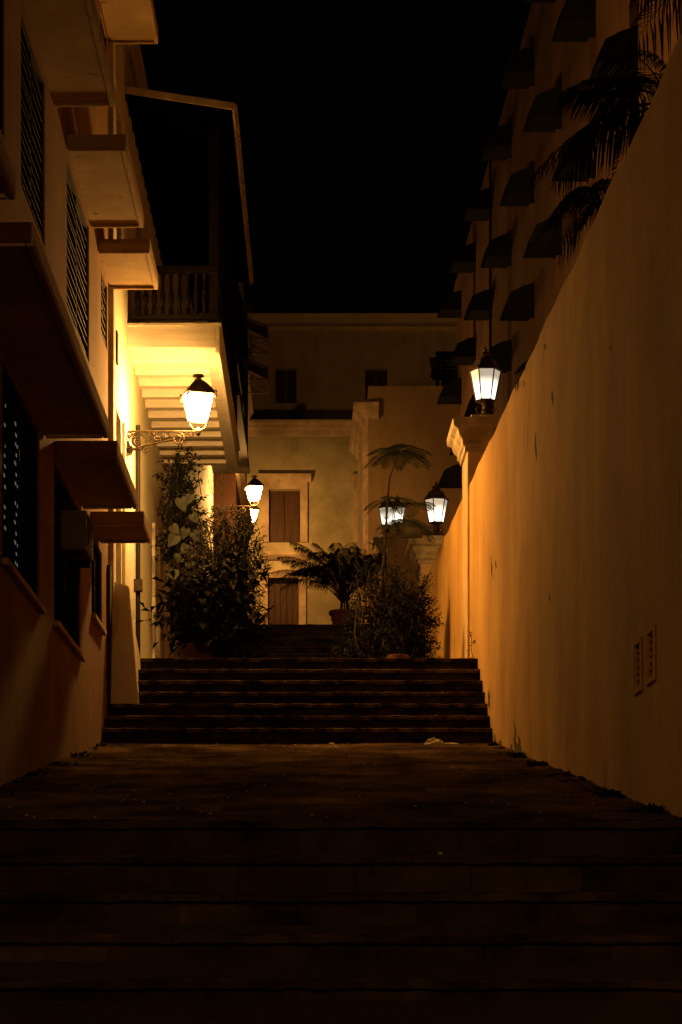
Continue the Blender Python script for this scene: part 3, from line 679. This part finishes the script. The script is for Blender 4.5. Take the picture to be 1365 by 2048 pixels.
# ------------------------------------------------------------------ plants
def rnd_dir(): 
    while True:
        v = Vector((random.uniform(-1, 1), random.uniform(-1, 1), random.uniform(-1, 1)))
        if .05 < v.length < 1: return v.normalized()
def leaf(m, p, d, l, w_, droop=.25):
    d = d.normalized(); side = d.cross(Vector((0, 0, 1)))
    if side.length < .1: side = Vector((1, 0, 0))
    side.normalize(); side = (side+rnd_dir()*.35).normalized()*w_/2; nrm = side.cross(d).normalized()
    a = p+d*l*.45+nrm*l*.06; b = p+d*l-Vector((0, 0, droop*l))
    m.add([p, a+side, b, a-side], [(0, 1, 2, 3)])
def shrub(loc, blobs, n, ll, lw_, name, label, mt='leaf', stems=7, group=None, pot=None):
    """blobs: (dx, dy, dz, rx, rz); leaves sit in twig clumps so that gaps show"""
    t = thing(name, loc, label, 'shrub' if 'shrub' in name else 'plant', group); O = Vector(loc)
    m = MB(); s_ = MB()
    for i in range(stems):
        bl = random.choice(blobs); e = O+Vector((bl[0]+random.gauss(0, bl[3]*.4), bl[1]+random.gauss(0, .1), bl[2]+random.uniform(-.2, .5)*bl[4]))
        b = O+Vector((random.gauss(0, .05), random.gauss(0, .05), .0)); mid = (b+e)/2+Vector((random.gauss(0, .06), random.gauss(0, .06), 0))
        s_.tube([b, mid, e], [.018, .013, .006], 5)
    s_.build('stems', M['bark'], t)
    tot = sum(b[3]*b[3]*b[4] for b in blobs)
    for bl in blobs:
        k = int(n*bl[3]*bl[3]*bl[4]/tot)
        for _ in range(max(2, k//7)):
            v = rnd_dir()*random.random()**.4; c = O+Vector((bl[0]+v.x*bl[3], bl[1]+v.y*bl[3]*.8, bl[2]+v.z*bl[4]))
            td = (Vector((v.x, v.y, v.z+.5))+rnd_dir()*.5).normalized(); L_ = ll*2.6
            tip = c+td*L_
            if tip.z < O.z: continue
            m.tube([c, tip], .003, 3, 1)
            for q in range(7):
                leaf(m, c+td*L_*q/6, td*.5+rnd_dir(), ll*random.uniform(.6, 1.2), lw_*random.uniform(.7, 1.2))
    m.build('foliage', [M[mt], M['bark']], t)
    return t
def terracotta_pot(loc, r, h, label):
    m = MB(); m.lathe([(r*.7, 0), (r*.86, h*.6), (r*.92, h*.78), (r*1.02, h*.8), (r*1.04, h*.97), (r, h), (r*.9, h*.99), (r*.88, h*.9), (.02, h*.88)], 24, loc)
    m.lathe([(r*.87, h*.5), (r*.9, h*.52), (r*.89, h*.56)], 24, loc)
    return tag(m.build('flower_pot', M['pot'], base=loc, smooth=False), label, 'flower pot', 'terracotta pots on the landings')
ZL = 3.565
def at(px, D, z=ZL): return ((px-VX)*D/F, D, z)
terracotta_pot(at(396, 27.0), .22, .42, 'wide terracotta pot under the dark bush, left end of the landing')
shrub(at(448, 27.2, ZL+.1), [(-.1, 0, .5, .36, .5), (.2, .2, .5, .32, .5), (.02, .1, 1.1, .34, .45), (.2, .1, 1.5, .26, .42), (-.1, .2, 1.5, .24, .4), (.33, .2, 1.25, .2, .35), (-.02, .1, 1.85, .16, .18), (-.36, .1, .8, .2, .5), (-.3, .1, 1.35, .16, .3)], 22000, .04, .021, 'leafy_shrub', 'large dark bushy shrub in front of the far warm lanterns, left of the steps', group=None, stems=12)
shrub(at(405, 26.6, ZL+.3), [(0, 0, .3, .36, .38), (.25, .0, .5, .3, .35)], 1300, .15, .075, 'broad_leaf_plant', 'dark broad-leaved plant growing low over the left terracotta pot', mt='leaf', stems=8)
# climbing philodendron
def heart(m, p, d, l, mt=0):
    d = d.normalized(); side = d.cross(Vector((0, -1, .2))).normalized(); nrm = side.cross(d).normalized()
    outline = [(0, 0), (-.16, .22), (-.08, .42), (.18, .5), (.5, .4), (.8, .2), (1.05, 0), (.8, -.2), (.5, -.4), (.18, -.5), (-.08, -.42), (-.16, -.22)]
    pts = [p+d*l*a+side*l*b-nrm*l*.16*abs(b)*1.2-nrm*.12*l*a*a for a, b in outline]
    mid = [p+d*l*.3-nrm*0, p+d*l*.6-nrm*l*.05]
    o = len(m.v); m.v += [tuple(q) for q in pts+mid]; c1, c2 = o+12, o+13
    fs = [(0, 1, 2, 3), (0, 9, 10, 11)]
    for f in [(o, o+1, c1), (o+1, o+2, c1), (o+2, o+3, c1), (o+3, o+4, c1), (o+4, c2, c1), (o+4, o+5, c2), (o+5, o+6, c2), (o+6, o+7, c2), (o+7, o+8, c2), (o+8, c1, c2), (o+8, o+9, c1), (o+9, o+10, c1), (o+10, o+11, c1), (o+11, o, c1)]:
        m.f.append(list(f)); m.m.append(mt)
cl = thing('climbing_plant', at(365, 29, ZL), 'tall climbing plant with big heart-shaped leaves at the end of the balcony house', 'plant')
O = Vector(at(362, 29, ZL)); m = MB()
trunk = [O+Vector((.05*math.sin(k*1.1)-.04, .04*math.cos(k*.8), k*.28)) for k in range(9)]
m.tube(trunk, .028, 7)
for q in range(14):
    k0 = random.uniform(.2, 2.0); m.tube([O+Vector((random.gauss(-.03, .03), -.03, k0)), O+Vector((random.gauss(-.05, .06), -.05, k0+.2)), O+Vector((random.gauss(-.04, .06), -.04, k0+.45))], .009, 4); m.build('stem', M['bark'], cl)
m = MB(); b_ = MB()
spots = [(352, 1085, .3), (372, 1070, .25), (362, 1010, .27), (382, 1000, .22), (345, 1060, .18), (385, 1040, .24), (358, 1120, .26), (375, 1100, .22), (372, 1180, .27), (392, 1110, .2), (348, 1150, .2), (380, 1140, .25), (358, 1190, .2), (365, 1215, .18), (378, 1165, .22), (352, 1235, .16), (368, 1232, .16), (362, 1255, .15), (352, 1280, .13), (370, 1290, .14), (345, 1300, .14), (372, 1270, .14), (350, 1210, .15), (395, 1150, .2), (388, 1075, .22)]
for px, py, l in spots:
    D = 28.6+random.uniform(-.15, .2); p = P(px, py, D); q = Vector((O.x, 29, p.z-.1)); b_.tube([q, (p+q)/2+Vector((0, 0, .05)), p], .007, 4)
    heart(m, p+Vector((0, 0, l*.3)), Vector((random.uniform(-.9, .9), random.uniform(-.6, .1), -1)), l*random.uniform(.45, .75))
m.build('leaves', M['leafb'], cl); b_.build('leaf_stalks', M['bark'], cl)
shrub(at(366, 30, ZL+2.0), [(0, 0, .55, .2, .55), (-.05, 0, 1.1, .18, .3), (.06, 0, .2, .22, .35), (-.1, 0, .0, .15, .5), (.0, 0, -.6, .2, .5)], 5200, .07, .04, 'hanging_vine', 'dark vine mass hanging under the far end of the white balcony', stems=3)
tuft(P(437, 990, 33), 22, .38, 'dry', 'dry_grass', 'spray of dry grass blades against the brightly lit wall')
# ---- palms
def frond(m, base, az, el, L_, droop, ll, n=26, wl=.014, stem=.011, mi=0, hang=.5):
    d = Vector((math.cos(az)*math.cos(el), math.sin(az)*math.cos(el), math.sin(el))); pts = []
    for i in range(n+1):
        t = i/n; pts.append(base+d*L_*t+Vector((0, 0, -droop*L_*t*t)))
    m.tube(pts[::3]+[pts[-1]], [stem*(1-.8*i/(len(pts[::3]))) for i in range(len(pts[::3])+1)], 4, 1)
    for i in range(int(n*.22), n+1):
        t = i/n; tan = (pts[min(i+1, n)]-pts[i-1]).normalized(); side = tan.cross(Vector((0, 0, 1))).normalized()
        l = ll*(math.sin(math.pi*min(1, .15+t*.85))**.6)*.95+.02
        for s_ in (-1, 1):
            dd = (side*s_+tan*.75+Vector((0, 0, .12))+rnd_dir()*.08).normalized(); p = pts[i]; wv = tan*wl
            mdl = p+dd*l*.5; tip = p+dd*l-Vector((0, 0, hang*l))
            m.add([p, mdl+wv*.8-Vector((0, 0, .1*hang*l)), tip, mdl-wv*.8-Vector((0, 0, .1*hang*l))], [(0, 1, 2, 3)])
def palm(loc, crown_h, nf, L_, ll, name, label, cat, lean=(0, 0), els=(.5, 1.3), droop=.5, trunk=.08, stems=1, group=None, azs=None, hang=.5, wl=.014, n=26):
    t = thing(name, loc, label, cat, group); O = Vector(loc); top = O+Vector((lean[0], lean[1], crown_h))
    m = MB()
    if stems == 1: m.tube([O, (O+top)/2+Vector((lean[0]*.1, 0, 0)), top], [trunk, trunk*.85, trunk*.7], 10)
    else:
        for i in range(stems):
            a = random.uniform(0, 6.28); m.tube([O+Vector((math.cos(a)*.08, math.sin(a)*.08, 0)), top+Vector((math.cos(a)*.06, math.sin(a)*.06, random.uniform(-.1, .1)))], trunk*.25, 6)
    m.build('trunk' if stems == 1 else 'canes', M['bark'], t)
    for i in range(nf):
        fm = MB(); az = azs[i] if azs else i*2.4+random.uniform(-.3, .3); el = random.uniform(*els)
        b = top+(Vector((math.cos(az)*.05, math.sin(az)*.05, random.uniform(-.1, .05))) if stems > 1 else Vector((0, 0, 0)))
        frond(fm, b, az, el, L_*random.uniform(.8, 1.1), droop*random.uniform(.8, 1.2), ll, hang=hang, wl=wl, n=n)
        fm.build('frond', [M['palm'], M['bark']], t)
    return t
terracotta_pot((P(689, 1248, 40.6).x, 40.6, 6.27), .27, .34, 'large round terracotta pot holding the arching palm at the top of the stairs')
px_ = P(690, 1215, 40.6)
palm((px_.x, 40.6, 6.55), .3, 52, 1.9, .27, 'potted_palm', 'bushy arching palm in a round pot at the top of the stairs', 'palm', els=(.85, 1.5), droop=.52, stems=14, trunk=.06, n=44, hang=.75, wl=.009, azs=[i*2.4 for i in range(40)]+[3.0+.05*i for i in range(8)]+[.4, .2, -.3, -.1])
# palms behind the garden wall
palm((3.35, 20, 2), 5.75, 20, 1.3, .4, 'palm_tree', 'big drooping palm high above the ochre wall, upper right corner', 'palm tree', els=(-.3, .9), droop=.6, hang=.8, n=44, wl=.016)
palm((3.7, 17.0, 2), 6.0, 16, 1.5, .5, 'palm_tree', 'dark palm crown at the right edge of the photo, nearest of the palms', 'palm tree', els=(-.1, 1.1), droop=.6, hang=.8, n=40, wl=.016)
palm((2.95, 20.6, 3), 3.95, 9, 1.25, .36, 'palm_tree', 'palm with one long frond arching in front of the black awnings', 'palm tree', els=(.75, 1.15), droop=1.0, hang=.5, n=44, wl=.012, azs=[3.1, 3.35, 2.8, 3.9, 2.4, .8, 4.6, 5.5, .1])
palm((2.52, 20.8, 3.2), 2.45, 7, .6, .2, 'palm_tree', 'small palm tip peeking over the wall behind the nearest white lantern', 'palm tree', els=(.5, 1.0), droop=.8, hang=.5, n=30, wl=.009, azs=[3.1, 2.7, 3.6, 2.0, .2, 4.5, 5.6])
# ---- feathery sapling
fs_ = thing('feathery_sapling', at(765, 30, ZL), 'slender young tree with feathery two-tier leaves in front of the small white lanterns', 'tree')
pts = [P(764, 1290, 30), P(763, 1210, 30), P(766, 1140, 30), P(771, 1080, 30), P(775, 1010, 30), P(780, 955, 30), P(795, 915, 30)]
m = MB(); m.tube(pts, [.028, .025, .022, .018, .015, .011, .008], 7)
m.tube([P(768, 1110, 30), P(755, 1090, 29.9), P(735, 1085, 29.8)], [.012, .009, .006], 5); m.build('trunk', M['bark'], fs_)
def bipinnate(m, base, az, el, L_, droop, n=15, ll=.10):
    d = Vector((math.cos(az)*math.cos(el), math.sin(az)*math.cos(el), math.sin(el)))
    pp = [base+d*L_*i/n+Vector((0, 0, -droop*L_*(i/n)**2)) for i in range(n+1)]
    m.tube(pp[::4]+[pp[-1]], .004, 3, 1)
    for i in range(3, n+1):
        tan = (pp[i]-pp[i-1]).normalized(); side = tan.cross(Vector((0, 0, 1))).normalized(); l = ll*math.sin(math.pi*(.12+.83*i/n))**.7
        for s_ in (-1, 1):
            dd = (side*s_+tan*.5-Vector((0, 0, .25))).normalized(); e = pp[i]+dd*l
            for q in range(1, 8):
                c = pp[i]+dd*l*q/7; lv = tan*.013
                m.add([c, c+lv+dd*.006, c+lv*1.6+dd*.012-Vector((0, 0, .004)), c+lv*.6+dd*.01], [(0, 1, 2, 3)])
                m.add([c, c-lv*.8+dd*.006, c-lv*1.3+dd*.012-Vector((0, 0, .004)), c-lv*.5+dd*.01], [(0, 1, 2, 3)])
m = MB()
for tier, nf, L_, el0 in ((P(800, 903, 30), 26, .46, .2), (P(778, 1000, 30), 7, .4, .1), (P(812, 1040, 29.8), 15, .44, .0), (P(736, 1085, 29.8), 0, .3, 0), (P(828, 1010, 29.8), 8, .36, .35)):
    for i in range(nf): bipinnate(m, tier, i*6.283/nf+random.uniform(-.2, .2), el0+random.uniform(-.25, .35), L_*random.uniform(.75, 1.1), .5)
m.tube([P(775, 1010, 30), P(795, 1020, 29.9), P(812, 1040, 29.8)], .006, 4, 1); m.tube([P(790, 1018, 30), P(828, 1010, 29.8)], .005, 4, 1)
m.build('crown', [M['fern'], M['bark']], fs_)
# ---- shrubs on the right of the landing
terracotta_pot(at(797, 26.6), .13, .24, 'small terracotta pot at the right end of the landing')
shrub(at(797, 26.7, ZL+.2), [(0, 0, .35, .2, .3), (.05, 0, .62, .18, .2)], 1100, .06, .03, 'leafy_shrub', 'small sparse potted shrub at the right end of the landing', stems=9)
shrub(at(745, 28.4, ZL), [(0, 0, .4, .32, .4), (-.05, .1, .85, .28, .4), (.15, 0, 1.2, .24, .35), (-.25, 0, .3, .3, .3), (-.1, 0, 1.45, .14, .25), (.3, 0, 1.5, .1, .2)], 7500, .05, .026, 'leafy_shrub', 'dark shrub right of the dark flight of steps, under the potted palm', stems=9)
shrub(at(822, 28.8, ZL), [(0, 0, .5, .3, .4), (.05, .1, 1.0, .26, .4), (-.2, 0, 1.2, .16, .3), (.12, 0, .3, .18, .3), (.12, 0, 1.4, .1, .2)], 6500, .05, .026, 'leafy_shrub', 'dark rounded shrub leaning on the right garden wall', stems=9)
shrub(at(700, 33, ZL), [(0, 0, .5, .3, .5), (.15, 0, 1.1, .3, .4)], 1800, .1, .03, 'leafy_shrub', 'low dark shrub below the large pot, right of the upper steps', stems=7)
# weeds along wall bases (nobody could count them)
m = MB()
def zr_(D): return .88+(2.445-.88)*(D-12.72)/(23.5-12.72)
for _ in range(2600):
    D = random.uniform(12.8, 23.4); rgt = random.random() < .75
    off = abs(random.gauss(0, .07)); clump = (.5+.5*math.sin(D*2.3+2)*math.sin(D*5.7+1))**3*1.4
    if random.random() > clump: continue
    x = rw(D, -.02-off) if rgt else lw(D, .02+off); p = Vector((x, D, zr_(D)))
    leaf(m, p, Vector((random.uniform(-1, 1), random.uniform(-1, 1), random.uniform(.2, 1))), random.uniform(.02, .06)*(.4+clump)*(1.3-off*2), .03, .3)
tag(m.build('weeds', M['leaf']), 'low weeds and moss along the foot of the walls', 'weeds', kind='stuff')
m = MB(); p0 = Vector(TR(25.35, .02, ZL)); 
m.tube([p0, p0+Vector((-.03, 0, .12)), p0+Vector((-.02, 0, .22)), p0+Vector((-.05, 0, .34))], .004, 4)
for k in range(9): leaf(m, p0+Vector((random.gauss(-.03, .02), 0, k*.035+.03)), rnd_dir(), .05, .03)
tag(m.build('wall_weed', M['leaf']), 'single spindly weed growing from the foot of the ochre wall at the top step', 'weed')
# ------------------------------------------------------------------ litter
def crumple(loc, rx, ry, rz_, mt, name, label, cat, group=None):
    m = MB(); n1, n2 = 9, 5; vs = []
    for i in range(n2):
        for j in range(n1):
            a = 2*math.pi*j/n1; r = math.cos(i/(n2-1)*math.pi/2); k = random.uniform(.65, 1.2)
            vs.append((loc[0]+rx*r*k*math.cos(a), loc[1]+ry*r*k*math.sin(a), loc[2]+rz_*math.sin(i/(n2-1)*math.pi/2)*random.uniform(.7, 1.2)))
    m.add(vs, [(i*n1+j, i*n1+(j+1) % n1, (i+1)*n1+(j+1) % n1, (i+1)*n1+j) for i in range(n2-1) for j in range(n1)]+[tuple(range((n2-1)*n1, n2*n1))])
    return tag(m.build(name, M[mt]), label, cat, group)
def ramp_at(px, D): return ((px-VX)*D/F, D, zr_(D)-.005)
crumple(ramp_at(868, 23.25), .11, .07, .07, 'litter', 'paper_litter', 'crumpled white litter lying at the foot of the steps, tallest piece', 'litter')
crumple(ramp_at(900, 23.2), .12, .06, .025, 'litter', 'paper_litter', 'flat pale litter just right of the crumpled white piece', 'litter')
crumple(ramp_at(664, 23.3), .04, .03, .02, 'litter', 'paper_litter', 'tiny pale scrap at the foot of the steps near their middle', 'litter')
crumple(ramp_at(906, 18.4), .03, .03, .03, 'litter', 'paper_litter', 'tiny pale scrap alone on the right half of the ramp', 'litter')
crumple(((886-VX)*12.0/F, 12.22, .669), .018, .015, .012, 'litter', 'paper_litter', 'tiny bright speck of litter on the lower steps, right of their middle', 'litter')
m = MB()
for _ in range(260):
    D = random.uniform(12.8, 23.3); px = random.uniform(-1.9, 1.9); c = Vector((px, D, zr_(D)+.008)); r = random.uniform(.004, .013)
    m.lathe([(r, -r*.3), (r*.8, r*.5), (r*.3, r*.8)], 5, c, random.random())
tag(m.build('gravel', M['pebble']), 'scattered grit and crumbs over the ramp', 'gravel', kind='stuff')
